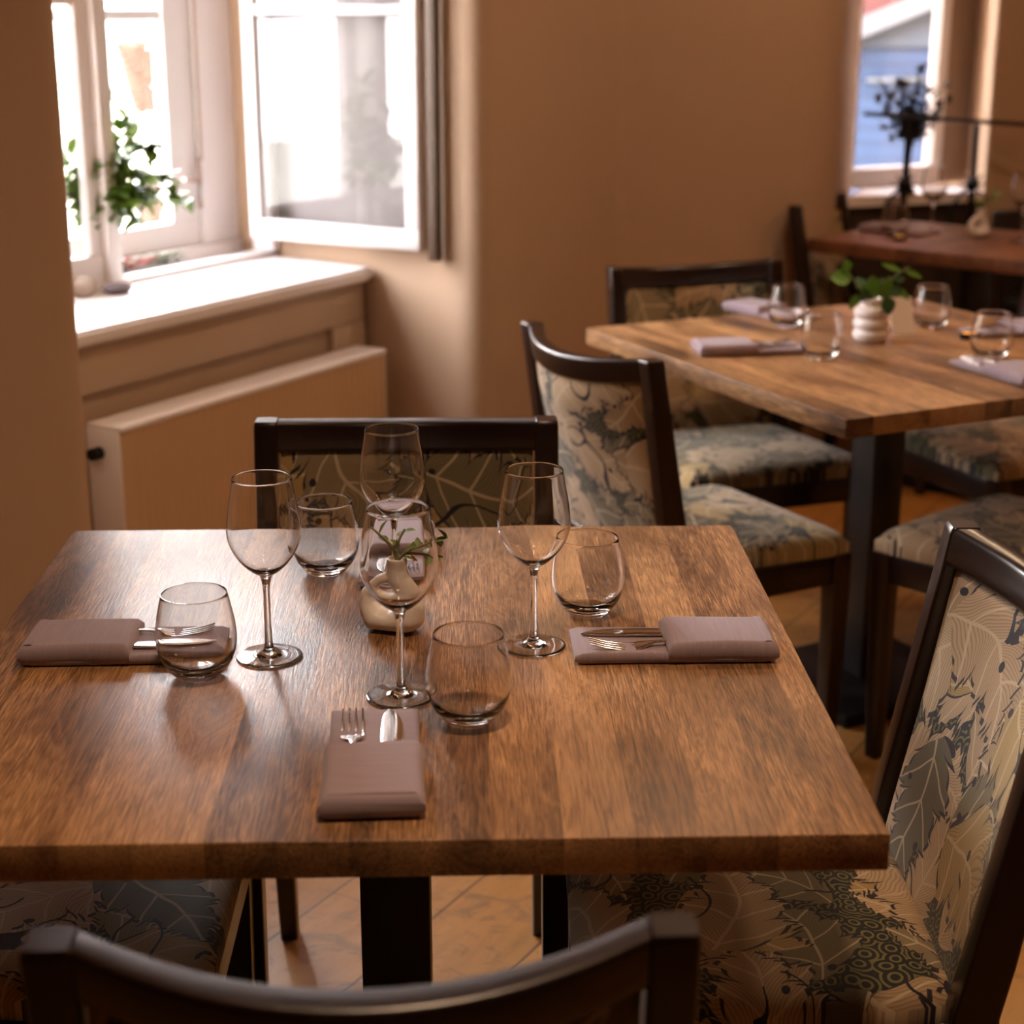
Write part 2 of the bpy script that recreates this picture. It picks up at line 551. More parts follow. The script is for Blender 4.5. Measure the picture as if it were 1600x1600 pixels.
# ---- outer double window in the niche (plane n = .85)
win = bpy.data.objects.new('window_1', None); COL.objects.link(win); win['kind'] = 'structure'
def wpart(name, bm, mat, parent=win, **k): return obj(name, bm, mat, parent, **k)
bm = bmesh.new()
sbox(0, 1.40, .80, .90, .80, .835, .004, bm)             # threshold
sbox(0, 1.40, .82, .88, 2.30, 2.36, .004, bm)
sbox(0, .04, .82, .88, .835, 2.3, .004, bm)
sbox(1.268, 1.41, .815, .88, .835, 2.3, .004, bm)
sbox(.60, .66, .82, .88, .835, 2.3, .004, bm)
wpart('window_frame', bm, M_WHITE, angle=30)
for a, b in ((.04, .60), (.66, 1.265)):
    bm = bmesh.new()
    sbox(a, b, .83, .87, .835, .90, .004, bm); sbox(a, b, .83, .87, 2.24, 2.3, .004, bm)
    sbox(a, a + .05, .83, .87, .90, 2.24, .004, bm); sbox(b - .10, b, .83, .87, .90, 2.24, .004, bm)
    sbox(a + .05, b - .10, .838, .862, 1.398, 1.424, .004, bm)
    sbox(a + .05, b - .10, .838, .862, 1.84, 1.865, .004, bm)
    wpart('window_sash', bm, M_WHITE, angle=30)
    wpart('window_pane', sbox(a + .05, b - .10, .849, .851, .90, 2.24), M_PANE, smooth=False)
bm = bmesh.new()
tube(bm, [SN(1.255, .815, .93), SN(1.255, .812, 1.0), SN(1.255, .815, 1.06)], [.007, .005, .006])
tube(bm, [SN(1.255, .815, 1.0), SN(1.21, .80, 1.005), SN(1.18, .80, 1.01)], [.006, .005, .005])
sbox(1.263, 1.270, .812, .816, 1.05, 2.2, 0, bm)
wpart('window_handle', bm, Mat('aged_brass', (.45, .33, .28), .4, metal=.3).m)

# ---- inner window (plane n = .70): centre post, one casement shut, one swung back against the reveal
win2 = bpy.data.objects.new('window_2', None); COL.objects.link(win2); win2['kind'] = 'structure'
bm = bmesh.new()
sbox(0, 1.39, .68, .73, .80, .815, .003, bm)
sbox(0, 1.39, .67, .74, 2.28, 2.36, .004, bm)
sbox(.755, .798, .665, .735, .815, 2.28, .006, bm)
sbox(1.368, 1.405, .67, .74, .815, 2.28, .004, bm)
sbox(0, .03, .67, .74, .815, 2.28, .004, bm)
wpart('window_frame', bm, M_WHITE, win2, angle=30)
bm = bmesh.new()
sbox(.03, .755, .685, .72, .815, .88, .004, bm); sbox(.03, .755, .685, .72, 2.21, 2.28, .004, bm)
sbox(.03, .09, .685, .72, .88, 2.21, .004, bm); sbox(.722, .755, .69, .715, .88, 2.21, .004, bm)
sbox(.09, .722, .692, .712, 1.435, 1.455, .003, bm)
wpart('window_sash', bm, M_WHITE, win2, angle=30)
wpart('window_pane', sbox(.09, .722, .701, .703, .88, 2.21), M_PANE, win2, smooth=False)
cs = 1.325
bm = bmesh.new()
sbox(cs - .015, cs + .015, .175, .70, .855, .905, .004, bm); sbox(cs - .015, cs + .015, .175, .70, 2.2, 2.25, .004, bm)
sbox(cs - .015, cs + .015, .175, .215, .905, 2.2, .004, bm); sbox(cs - .015, cs + .015, .665, .70, .905, 2.2, .004, bm)
sbox(cs - .01, cs + .01, .215, .665, 1.412, 1.434, .003, bm)
wpart('window_sash', bm, M_WHITE, win2, angle=30)
wpart('window_pane', sbox(cs - .001, cs + .001, .215, .665, .905, 2.2), M_PANE, win2, smooth=False)
struct('casement_shade_strip', sbox(1.305, 1.327, .118, .146, .835, 2.3, .003), M_SHADE_STRIP, angle=30)  # dark strip standing for the shaded gap edge beside the open casement

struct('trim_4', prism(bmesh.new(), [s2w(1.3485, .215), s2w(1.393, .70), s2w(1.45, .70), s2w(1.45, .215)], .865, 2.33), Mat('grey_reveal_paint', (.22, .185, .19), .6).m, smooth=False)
# ---- radiator
rad = thing('radiator', 'cream panel radiator below the deep white window sill', 'radiator', SN(.795, .30, 0))
rad.rotation_euler = (0, 0, ANG_W)
bm = bmesh.new()
L = .95; z0, z1 = .17, .60
nx = 160
front = []
for i in range(nx + 1):
    x = -L / 2 + L * i / nx
    ph = (i % 4)
    y = -.045 + (-.002 if (ph in (0, 1) and 6 < i < nx - 6) else 0)
    front.append((x, y))
loft(bm, [[(x, y, z0) for x, y in front] + [(L / 2, -.02, z0), (-L / 2, -.02, z0)], [(x, y, z1) for x, y in front] + [(L / 2, -.02, z1), (-L / 2, -.02, z1)]])
obj('front_panel', bm, M_RAD, rad, angle=20)
obj('back_panel', newbox((0, .035, .385), (L, .012, .43), .003), M_RAD, rad)
obj('top_grille', newbox((0, -.002, .607), (L + .006, .096, .014), .005), M_WHITE, rad)
for sx in (-1, 1): obj('side_cover', newbox((sx * (L / 2 + .002), 0, .385), (.006, .088, .435), .002), M_WHITE, rad)
bm = tube(bmesh.new(), [(-L / 2 - .03, .01, .555), (-L / 2 - .004, .01, .555)], .013, 16)
obj('valve', bm, M_IRON, rad)
for sx in (-.42, .42):
    obj('bracket', newbox((sx, .055, .4), (.03, .03, .3)), M_WHITE, rad)
obj('pipe', tube(bmesh.new(), [(-.46, .01, .0), (-.46, .01, .18)], .008, 10), M_WHITE, rad)

# ---- far window niche
def q2(t, n, z=0.0): return Vector((1.385, 6.09, z)) + W2 * t + N2 * n
w3 = bpy.data.objects.new('window_3', None); COL.objects.link(w3); w3['kind'] = 'structure'
def qbox(t0, t1, n0, n1, za, zb, bevel=0.0, bm=None):
    return box(bm or bmesh.new(), q2((t0 + t1) / 2, (n0 + n1) / 2, (za + zb) / 2), (abs(t1 - t0), abs(n1 - n0), abs(zb - za)), bevel, ANG_2)
bm = bmesh.new()
qbox(0, .402, 0, .06, .80, .87, .004, bm); qbox(0, .402, 0, .06, 2.1, 2.2, .004, bm)
qbox(-.02, .012, 0, .06, .87, 2.1, .004, bm); qbox(.362, .402, 0, .06, .87, 2.1, .004, bm)
wpart('window_frame', bm, M_WHITE, w3, angle=30)
wpart('window_pane', qbox(.01, .365, .03, .032, .87, 2.1), M_PANE, w3, smooth=False)
wpart('window_casing', qbox(.402, .58, .012, .055, .80, 2.2, .004), M_CASING, w3, angle=30)
bm = prism(bmesh.new(), [(1.31, 5.83), (1.845, 6.0), (1.86, 6.30), (1.44, 6.12)], .765, .80)
struct('trim_3', bm, M_WHITE, smooth=False)
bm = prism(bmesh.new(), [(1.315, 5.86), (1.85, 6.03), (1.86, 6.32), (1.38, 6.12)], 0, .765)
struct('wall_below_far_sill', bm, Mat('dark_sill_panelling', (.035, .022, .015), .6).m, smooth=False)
M_REV = plaster('reveal_plaster', (.62, .56, .48), (.68, .62, .54))
RV = [(1.835, 5.985), (1.86, 6.31), (1.80, 6.62), (3.2, 7.3), (5.1, 7.6), (5.1, 7.4)]
struct('wall_far', prism(bmesh.new(), RV, 0, ZC, {0: .03}), M_WALL, angle=50)
bm = prism(bmesh.new(), [(1.30, 5.83), (1.84, 6.0), (1.82, 6.62), (1.25, 6.4)], 2.2, ZC)
struct('wall_above_far_window', bm, M_WALL, smooth=False)
# the sides of the room the picture does not show
struct('wall_right', newbox((5.05, 2, ZC / 2), (.1, 12.2, ZC)), M_WALL, smooth=False)
struct('wall_front', newbox((0.6, -1.9, ZC / 2), (9, .1, ZC)), Mat('light_cutting_wall', (.22, .14, .085), .6).m, smooth=False)  # unseen wall, moved in and darkened to cut light from behind the camera

# ================================================================ OUTSIDE
g = obj('ground', newbox((0, 12, -1.3), (60, 60, .1)), Mat('pale_paving', (.55, .52, .46), .9).m, smooth=False); g['kind'] = 'structure'
def pix(x, y, P, n):
    fw = Vector((math.sin(YAW) * math.cos(PITCH), math.cos(YAW) * math.cos(PITCH), -math.sin(PITCH)))
    rt = Vector((math.cos(YAW), -math.sin(YAW), 0)); up = rt.cross(fw)
    d = fw * F_PX + rt * (x - 800) - up * (y - 800)
    C = Vector((0, 0, 1.44))
    return C + d * ((Vector(P) - C).dot(n) / d.dot(n))
nb = obj('neighbour_house', newbox(SN(3, 9, 1.2), (14, .3, 5), 0, ANG_W), Mat('cream_render', (.75, .70, .58), .9).m, smooth=False)
tag(nb, 'pale cream house wall far outside the large window', 'house')
# wicker basket hanging outside
bc = pix(245, 120, SN(0, 1.9), N)
def wicker(name, c, r0, r1, h, label):
    t = thing(name, label, 'basket', c)
    bm = bmesh.new()
    rows = 11
    for k in range(rows):
        f = k / (rows - 1); r = r0 + (r1 - r0) * f; z = -h / 2 + h * f
        n = 36
        pts = [(r * (1 + .035 * ((i + k) % 2)) * math.cos(2 * PI * i / n), r * (1 + .035 * ((i + k) % 2)) * math.sin(2 * PI * i / n), z + .006 * math.sin(i * 1.3 + k)) for i in range(n + 1)]
        tube(bm, pts, h / rows * .62, 6, cap=False)
    mt = Mat('wicker', rough=.8)
    mt.color(mt.mix(mt.noise(mt.coord('Object'), 30, 2), (.03, .014, .007), (.09, .05, .026)))
    obj('wicker_body', bm, mt.m, t)
    obj('bottom', newbox((0, 0, -h / 2), (r0 * 1.4, r0 * 1.4, .01)), mt.m, t)
    return t
b1 = wicker('wicker_basket', bc, .075, .12, .21, 'brown wicker basket hanging outside behind the window glass')
obj('hanger', tube(bmesh.new(), [(0, 0, .1), (0, 0, 1.2)], .004), M_IRON, b1)
obj('bracket', tube(bmesh.new(), [(0, 0, 1.2), tuple(Matrix.Rotation(0, 3, 'Z') @ Vector((.75, -.47, 1.2)))], .01), M_IRON, b1)
b2c = pix(262, 322, SN(0, 1.9), N)
b2 = wicker('wicker_basket', b2c, .10, .11, .16, 'low brown wicker basket outside, under the hanging one')
obj('post', tube(bmesh.new(), [(0, 0, -.08), (0, 0, -1.25 - b2c.z)], .02), M_IRON, b2)
# flowers at the foot of the window
t = thing('flower_garland', 'thin garland of green leaves and red petals at the foot of the window', 'flowers', SN(1.02, .795, .80))
bm = bmesh.new()
for i in range(60):
    p = W * random.uniform(-.13, .12) + N * random.uniform(-.012, .012) + Vector((0, 0, random.uniform(0.002, .03)))
    leaf(bm, p, (random.uniform(-1, 1), random.uniform(-1, 1), random.uniform(0, .6)), .03, .014)
obj('leaves', bm, M_LEAF_D, t)
bm = bmesh.new()
for i in range(26):
    p = W * random.uniform(-.10, .02) + N * random.uniform(-.012, .0) + Vector((0, 0, random.uniform(.012, .034)))
    leaf(bm, p, (random.uniform(-1, 1), random.uniform(-1, 1), random.uniform(0, .6)), .016, .014)
obj('petals', bm, Mat('red_petals', (.5, .03, .03), .6).m, t)

# blue boarded house beyond the far window
hs = thing('blue_house', 'blue boarded house with white barge board under a red roof, outside the far window', 'house')
HB = Vector((2.0, 9.6, 0)); HN = Vector((-.12, -1, 0)).normalized()
HD = Vector((-HN.y, HN.x, 0)); HA = math.atan2(HD.y, HD.x)
def hp(x, y, off=0.0): return pix(x, y, HB + HN * off, HN)
M_BLUE = Mat('blue_boards', rough=.6)
_x, _y, _z = M_BLUE.sep(M_BLUE.pos())
_b = (_z / .085).frac()
M_BLUE.color(M_BLUE.mix(_b.lt(.14), (.010, .028, .070), (.004, .011, .030))); M_BLUE.bump(_b, .6, .01); M_BLUE = M_BLUE.m
def slab(pts_px, off0, off1):
    bm = bmesh.new()
    loft(bm, [[hp(x, y, off0) for x, y in pts_px], [hp(x, y, off0) + HN * (off1 - off0) for x, y in pts_px]])
    return bm
obj('wall', slab([(300, 420), (1900, 420), (1900, -300), (1200, -100), (300, -100)], 0, -1.5), M_BLUE, hs, smooth=False)  # wall stretched left, out of view, to keep sun off the far window
obj('upper_wall', slab([(1200, 78), (1560, 70), (1560, -100), (1200, 60)], .03, 0.001), Mat('blue_grey_boards', (.024, .034, .048), .6).m, hs, smooth=False)
obj('barge_board', slab([(1250, 98), (1600, -44), (1600, -76), (1250, 66)], .16, .10), Mat('barge_paint', (.07, .07, .075), .6).m, hs, smooth=False)
obj('roof', slab([(1000, 168), (1900, -200), (1900, -1500), (300, -1500), (300, 168)], .13, .04), Mat('red_roof', (.05, .008, .005), .7).m, hs, smooth=False)  # roof carried up and left beyond the view to block the sun
for a in (1392, 1400):
    pass
obj('window_board', slab([(1356, 122), (1452, 120), (1452, 126), (1356, 128)], .05, .001), Mat('white_trim_board', (.07, .075, .08), .6).m, hs, smooth=False)

# ================================================================ TABLES
def make_table(name, label, loc, rz, sx, sy, mat, th=.036, group=None):
    t = thing(name, label, 'table', (loc[0], loc[1], 0), rz, group)
    bm = newbox((0, 0, 0), (sx, sy, th), .0025)
    obj('tabletop', bm, mat, t, loc=(0, 0, ZT - th / 2), angle=30)
    obj('pedestal', newbox((0, 0, (ZT - th + .03) / 2), (.08, .08, ZT - th - .03), .004), M_BLACKWOOD, t, angle=30)
    obj('top_plate', newbox((0, 0, ZT - th - .008), (.34, .34, .014), .003), M_IRON, t, angle=30)
    obj('base_plate', newbox((0, 0, .015), (.38, .38, .03), .006), M_IRON, t, angle=30)
    return t
T1 = (-.085, 1.765)
T2 = (.874, 3.444)
make_table('dining_table', 'square oak plank table in front with four wine glasses', T1, 0, .902, .906, M_TABLE, group='square oak tables')
make_table('dining_table', 'square oak plank table holding the ribbed white vase', T2, ANG_2, .90, .954, M_TABLE, group='square oak tables')
E1v = Vector((.717, -.697, 0)).normalized(); ANG_3 = math.atan2(E1v.y, E1v.x)
K3 = Vector((1.05, 5.16, 0)); F3 = Vector((-E1v.y, E1v.x, 0))
T3 = K3 + E1v * .45 + F3 * .30
make_table('dining_table', 'reddish wooden table standing before the far window', (T3.x, T3.y), ANG_3, .90, .60, M_TABLE3, .04)

# ================================================================ CHAIRS
def make_chair(label):
    t = thing('dining_chair', label, 'chair')
    RK = .068 / .40                      # rake of the back
    def py(z): return .198 + max(0, z - .46) * RK + max(0, .40 - z) * .14
    zt = .851
    for s in (-1, 1):
        secs = []
        for z in (0, .10, .20, .30, .38, .42, .46, .52, .60, .70, .80, .843, .849, .851):
            hw = .0175; hd = .024 if z < .5 else .024 - .006 * min(1, (z - .5) / .3)
            if z < .3: hw = .0135 + .004 * z / .3; hd = .018 + .006 * z / .3
            k = 1.0 if z < .845 else (.95 if z < .85 else .86)
            cx = s * (.2025 + (.004 if z > .46 else 0))
            secs.append([(x, y, z) for x, y in rrect(cx, py(z), hw * k, hd * k, .004)])
        obj('rear_leg', loft(bmesh.new(), secs), M_DARK, t, angle=35)
        secs = []
        for z in (0, .2, .37, .432):
            hw = .014 + .006 * min(1, z / .37)
            secs.append([(x, y, z) for x, y in rrect(s * (.203 - .004 * (1 - z / .43)), -.178, hw, hw, .003)])
        obj('front_leg', loft(bmesh.new(), secs), M_DARK, t, angle=35)
    # seat rails
    def rail(p0, p1, th, z0, z1):
        p0 = Vector((*p0, 0)); p1 = Vector((*p1, 0)); d = p1 - p0
        c = (p0 + p1) / 2; c.z = (z0 + z1) / 2
        return newbox(c, (d.length, th, z1 - z0), .004, math.atan2(d.y, d.x))
    obj('seat_rail', rail((-.185, -.188), (.185, -.188), .022, .372, .430), M_DARK, t, angle=35)
    obj('seat_rail', rail((-.19, .195), (.19, .195), .022, .372, .430), M_DARK, t, angle=35)
    for s in (-1, 1): obj('seat_rail', rail((s * .208, -.162), (s * .203, .178), .020, .372, .430), M_DARK, t, angle=35)
    # upholstered seat
    def pad(nx, ny, hw0, hw1, y0, y1, zlo, zhi):
        bm = bmesh.new(); V_ = []
        for k in (0, 1):
            grid = []
            for j in range(ny + 1):
                v = -1 + 2 * j / ny; row = []
                for i in range(nx + 1):
                    u = -1 + 2 * i / nx
                    # squircle corners
                    uu, vv = u, v
                    cr = .06
                    hw = hw0 + (hw1 - hw0) * (v + 1) / 2
                    e = (max(0, 1 - abs(uu) ** 7) * max(0, 1 - abs(vv) ** 7)) ** .5
                    q = max(0, abs(uu) + abs(vv) - 1.72)
                    x = uu * hw * (1 - q * .14); y = (y0 + y1) / 2 + vv * (y1 - y0) / 2 * (1 - q * .14)
                    z = zhi - (zhi - .452) * (1 - e) + .006 * (1 - uu * uu) * (1 - vv * vv) if k == 0 else zlo
                    row.append(bm.verts.new((x, y, z)))
                grid.append(row)
            for j in range(ny):
                for i in range(nx):
                    f = [grid[j][i], grid[j][i + 1], grid[j + 1][i + 1], grid[j + 1][i]]
                    bm.faces.new(f if k == 0 else f[::-1])
            V_.append(grid)
        A, B = V_
        def side(a, b):
            for i in range(len(a) - 1): bm.faces.new((a[i], a[i + 1], b[i + 1], b[i]))
        side(A[0], B[0]); side(A[-1][::-1], B[-1][::-1])
        side([r[0] for r in A][::-1], [r[0] for r in B][::-1]); side([r[-1] for r in A], [r[-1] for r in B])
        return bm
    obj('seat', pad(36, 36, .226, .1845, -.204, .196, .431, .476), M_FAB_S, t, angle=60)
    # curved top rail and bottom rail
    def crv(x, z): return .060 * (1 - (x / .19) ** 2) * min(1, max(.0, (z - .44) / .32))
    def arc_rail(z0, z1, hd, dip, oy=0.0):
        secs = []
        n = 18
        for i in range(n + 1):
            x = -.189 + .378 * i / n
            dz = -dip * (1 - (x / .19) ** 2)
            secs.append([(x, py(b + dz) + crv(x, b) + a + oy, b + dz) for a, b in rrect(0, (z0 + z1) / 2, hd, (z1 - z0) / 2, .007)])
        return loft(bmesh.new(), secs)
    obj('top_rail', arc_rail(.805, .850, .0165, .014), M_DARK, t, angle=40)
    obj('bottom_rail', arc_rail(.425, .462, .006, 0, .010), M_DARK, t, angle=40)
    # padded back, fabric on both faces
    bm = bmesh.new(); nx, nz = 28, 30
    G = []
    for k in (-1, 1):
        grid = []
        for j in range(nz + 1):
            v = -1 + 2 * j / nz
            z = .440 + (.808 - .440) * (v + 1) / 2
            row = []
            for i in range(nx + 1):
                u = -1 + 2 * i / nx; x = u * .1865
                e = (max(0, 1 - abs(u) ** 8) * max(0, 1 - abs(v) ** 8)) ** .5
                dz = -.014 * (1 - u * u) * (v + 1) / 2
                row.append(bm.verts.new((x, py(z) + crv(x, z) + k * (.004 + (.014 if k < 0 else .008) * e), z + dz)))
            grid.append(row)
        for j in range(nz):
            for i in range(nx):
                f = [grid[j][i], grid[j][i + 1], grid[j + 1][i + 1], grid[j + 1][i]]
                bm.faces.new(f if k < 0 else f[::-1])
        G.append(grid)
    A, B = G
    for a, b in ((A[0], B[0]), (A[-1], B[-1]), ([r[0] for r in A], [r[0] for r in B]), ([r[-1] for r in A], [r[-1] for r in B])):
        for i in range(len(a) - 1): bm.faces.new((a[i], a[i + 1], b[i + 1], b[i]))
    obj('backrest', bm, M_FAB_B, t, angle=60)
    return t

GC = 'leaf print dining chairs'
ch0 = make_chair('dark framed chair with leaf fabric, pushed in behind the front table before the radiator')
ch0['group'] = GC
def place(o_or_none, bx, by, face_deg, label):
    """bx, by: middle of the straight line joining the tops of the rear posts; face_deg: world angle the sitter faces"""
    a = math.radians(face_deg)
    fx, fy = math.cos(a), math.sin(a)
    loc = (bx + fx * .265, by + fy * .265, 0)
    rz = a + PI / 2
    if o_or_none: o_or_none.location = loc; o_or_none.rotation_euler = (0, 0, rz); return o_or_none
    return dup(ch0, loc, rz, label, GC)
place(ch0, -.087, 2.435, -90, '')
place(None, .582, 1.683, 178.5, 'dark framed chair with leaf fabric, drawn up to the near oak table facing the window')
place(None, -.742, 1.742, 0, 'chair mostly cut off by the picture edge, its leaf print seat under the near table')
place(None, -.07, .994, 91, 'nearest chair, seen from behind with its blurred curved dark top rail')
place(None, .224, 3.036, 27.5, 'chair seen from behind between the two oak tables, large pale leaves on its back')
place(None, .547, 3.985, -72, 'chair on the wall side of the vase table, dark brown backrest against the wall')
place(None, 1.25, 2.865, 131, 'chair whose seat corner shows just beyond the pedestal of the vase table')
place(None, 1.50, 3.93, 204, 'chair seat showing under the far side of the vase table at the picture edge')
place(None, 1.112, 5.33, -31, 'dark chair standing against the plaster wall at the end of the reddish table')

# dark bench under the far window
bn = thing('bench', 'dark bench with a low back below the far window sill', 'bench', (0, 0, 0))
def zbox(t0, t1, n0, n1, za, zb, bv=.005): return qbox(t0, t1, n0 - .36, n1 - .36, za, zb, bv)
obj('seat', zbox(.34, 1.9, -.36, -.03, .40, .45), M_BLACKWOOD, bn)
obj('backrest', zbox(.34, 1.9, -.03, 0.0, .45, .745), M_BLACKWOOD, bn)
for tt in (.36, 1.1, 1.84):
    obj('leg', zbox(tt, tt + .05, -.35, -.30, 0, .40), M_BLACKWOOD, bn)
    obj('leg', zbox(tt, tt + .05, -.06, -.01, 0, .40), M_BLACKWOOD, bn)

# ================================================================ TABLEWARE
def make_wine(label):
    outer = [(.0, .0), (.034, .0), (.0362, .0012), (.0355, .0020), (.028, .0028), (.016, .0042), (.0085, .0070), (.0050, .013), (.0040, .030), (.0037, .055), (.0038, .078), (.0050, .088),
             (.0075, .0950), (.0155, .1005), (.0250, .1095), (.0338, .1225), (.0395, .1370), (.0400, .1500), (.0380, .1680), (.0345, .1880), (.0318, .2045)]
    inner = [(.0310, .2045), (.0336, .1880), (.0371, .1680), (.0391, .1500), (.0386, .1370), (.0329, .1230), (.0241, .1107), (.0145, .1030), (.0065, .0995), (0, .0988)]
    op = [(0, .0008), (.030, .0005), (.034, 0)] + smooth_prof(outer[2:], 4)
    rim = [(.0316, .2053), (.0312, .2053)]
    ip = smooth_prof(inner[:-1], 4) + [(0, .0988)]
    bm = lathe(bmesh.new(), op + rim + ip, 56)
    o = obj('wine_glass', bm, M_GLASS, angle=60)
    return tag(o, label, 'wine glass', 'stemmed wine glasses')
def make_tumbler(label):
    outer = [(0, 0), (.020, 0), (.0225, .001), (.028, .006), (.0360, .0165), (.0415, .031), (.0430, .044), (.0420, .058), (.0390, .075), (.0350, .0930)]
    inner = [(.0341, .0930), (.0380, .075), (.0409, .058), (.0418, .044), (.0400, .031), (.0335, .0195), (.022, .0125), (0, .0100)]
    op = [(0, 0), (.020, 0)] + smooth_prof(outer[2:], 4)
    ip = smooth_prof(inner[:-1], 4) + [(.010, .0103), (0, .0100)]
    bm = lathe(bmesh.new(), op + [(.0348, .0938), (.0344, .0938)] + ip, 56)
    o = obj('stemless_glass', bm, M_GLASS, angle=60)
    return tag(o, label, 'drinking glass', 'stemless glasses')
def put(o, x, y, z=ZT + .0003, rz=0): o.location = (x, y, z); o.rotation_euler = (0, 0, rz); return o
def copy1(src, label, x, y, z=ZT + .0003, rz=0):
    return dup(src, (x, y, z), rz, label)
wg = put(make_wine('wine glass beside the window-side napkin tips on the near table'), -.218, 1.742)
copy1(wg, 'wine glass standing behind the small white vase, before the pushed-in chair', -.088, 1.955)
copy1(wg, 'wine glass at the tip of the napkin beside the leaf chair', .074, 1.765)
copy1(wg, 'wine glass in front of the white vase, nearest the front napkin', -.069, 1.627)
tb = put(make_tumbler('stemless glass covering the tips of the cutlery on the window-side napkin'), -.288, 1.690)
copy1(tb, 'stemless glass at the back of the front table, behind the window-side wine glass', -.178, 2.030)
copy1(tb, 'stemless glass right behind the napkin on the leaf chair side', .142, 1.872)
copy1(tb, 'nearest stemless glass, beside the corner of the front napkin', .001, 1.563)
copy1(tb, 'stemless glass on the vase table beside the wall-side napkin', .713, 3.690)
copy1(tb, 'stemless glass on the vase table at the tip of the napkin nearest the curved chair', .718, 3.340)
copy1(tb, 'stemless glass just beyond the ribbed vase and its white card', 1.030, 3.672)
copy1(tb, 'stemless glass on the vase table behind the napkin at the picture edge', 1.062, 3.335)
copy1(tb, 'stemless glass on the reddish far table', 1.325, 5.19)
copy1(wg, 'wine glass on the far reddish table near the black iron post', 1.46, 5.27)
copy1(wg, 'wine glass at the picture edge on the reddish table', 1.675, 5.055)

# napkin: folded strip with a pocket; local +Y runs from the diner's end to the tips
def make_napkin(label):
    Lh, hw = .222, .047
    t = thing('folded_napkin', label, 'napkin', group='mauve napkins')
    def sl(y0, y1, z0, th, hw, wob, seed, tilt=0.0):
        rnd = random.Random(seed)
        bm = bmesh.new(); secs = []
        n = 22
        for i in range(n + 1):
            f = i / n; y = y0 + (y1 - y0) * f
            e = min(1, (min(f, 1 - f) * (y1 - y0) / .006 + .25)) ** .5
            w = hw + wob * math.sin(f * 5 + seed)
            ring = []
            for (x, z) in rrect(0, th / 2, w, th / 2 * e, th * .45, 5):
                zz = z0 + z + (wob * 1.3 * math.sin(x * 70 + f * 4 + seed) * (z / th)) + tilt * f
                ring.append((x, y, max(z0, zz)))
            secs.append(ring)
        loft(bm, secs)
        return bm
    obj('lower_fold', sl(.004, Lh, .0004, .0115, hw - .0025, .0010, 1.0), M_LINEN, t, angle=50)
    obj('pocket', sl(-.001, .120, .0003, .0235, hw, .0008, 2.0), M_LINEN, t, angle=50)
    # raised hem along the outer end
    obj('hem', sl(.006, .014, .0234, .0009, hw - .008, .0002, 2.0), M_LINEN, t, angle=50)
    return t
def make_fork(label):
    t = thing('fork', label, 'fork', group='steel forks')
    bm = bmesh.new()
    st = [(0, .0085, 0.0), (.01, .0105, 0), (.04, .0085, .001), (.075, .0045, .002), (.105, .0030, .0045), (.122, .0045, .0035), (.132, .0105, .0005), (.140, .0125, -.001)]
    st = smooth_prof(st, 3)
    loft(bm, [[(x, y, z + zz) for x, zz in rrect(0, 0, w, .0010, .0009, 2)] for y, w, z in st])
    obj('handle', bm, M_STEEL, t, angle=40)
    for k in range(4):
        x = -.0104 + k * .00693
        bm = bmesh.new()
        tp = smooth_prof([(.138, .0021, -.001), (.150, .0019, -.0012), (.170, .0017, .0015), (.190, .0008, .0065)], 4)
        loft(bm, [[(x * (1 - (y - .138) * 1.5) + xx, y, z + zz) for xx, zz in rrect(0, 0, w * .95, .0009, .0008, 2)] for y, w, z in tp])
        obj('tine', bm, M_STEEL, t, angle=40)
    return t
def make_knife(label):
    t = thing('table_knife', label, 'knife', group='steel knives')
    bm = bmesh.new()
    st = smooth_prof([(0, .0085, .0020), (.03, .0090, .0030), (.07, .0070, .0030), (.092, .0050, .0026)], 3)
    loft(bm, [[(x, y, zz) for x, zz in rrect(0, 0, w, h, h * .9, 3)] for y, w, h in st])
    obj('handle', bm, M_STEEL, t, angle=40)
    bm = bmesh.new()
    st = smooth_prof([(.092, .0045, 0), (.100, .0085, .001), (.13, .0105, .001), (.165, .0100, 0), (.188, .0065, -.002), (.199, .0008, -.004)], 4)
    loft(bm, [[(x + off, y, zz) for x, zz in rrect(0, 0, w, .0008, .0007, 2)] for y, w, off in st])
    obj('blade', bm, M_STEEL, t, angle=40)
    return t

settings = [  # x, y of the outer end (middle), world angle of the tips' direction, where
    (-.085, 1.348, 92, 'on the napkin at the front edge of the near table', 'mauve folded napkin at the front edge of the near table', 1),
    (-.486, 1.763, 0, 'in the napkin at the window side of the near table', 'mauve folded napkin at the window side of the near table', 1),
    (.338, 1.752, 180.5, 'in the napkin on the near table beside the leaf chair', 'mauve folded napkin on the near table beside the leaf chair', 1),
    (-.090, 2.185, -90, 'in the napkin behind the white vase', 'mauve folded napkin behind the white vase, before the pushed-in chair', 1),
    (.474, 3.405, 6, 'in the vase table napkin nearest the curved chair back', 'mauve napkin on the vase table nearest the curved chair back', 0),
    (.640, 3.930, -55, 'in the wall-side napkin of the vase table', 'mauve napkin on the wall side of the vase table', 0),
    (1.085, 3.085, 112, 'in the nearest napkin of the vase table at the picture edge', 'nearest mauve napkin of the vase table, at the picture edge', 0),
    (1.300, 3.640, 198, 'in the napkin behind the tealight on the vase table', 'mauve napkin behind the tealight on the vase table', 0),
]
nk0 = fk0 = kn0 = None
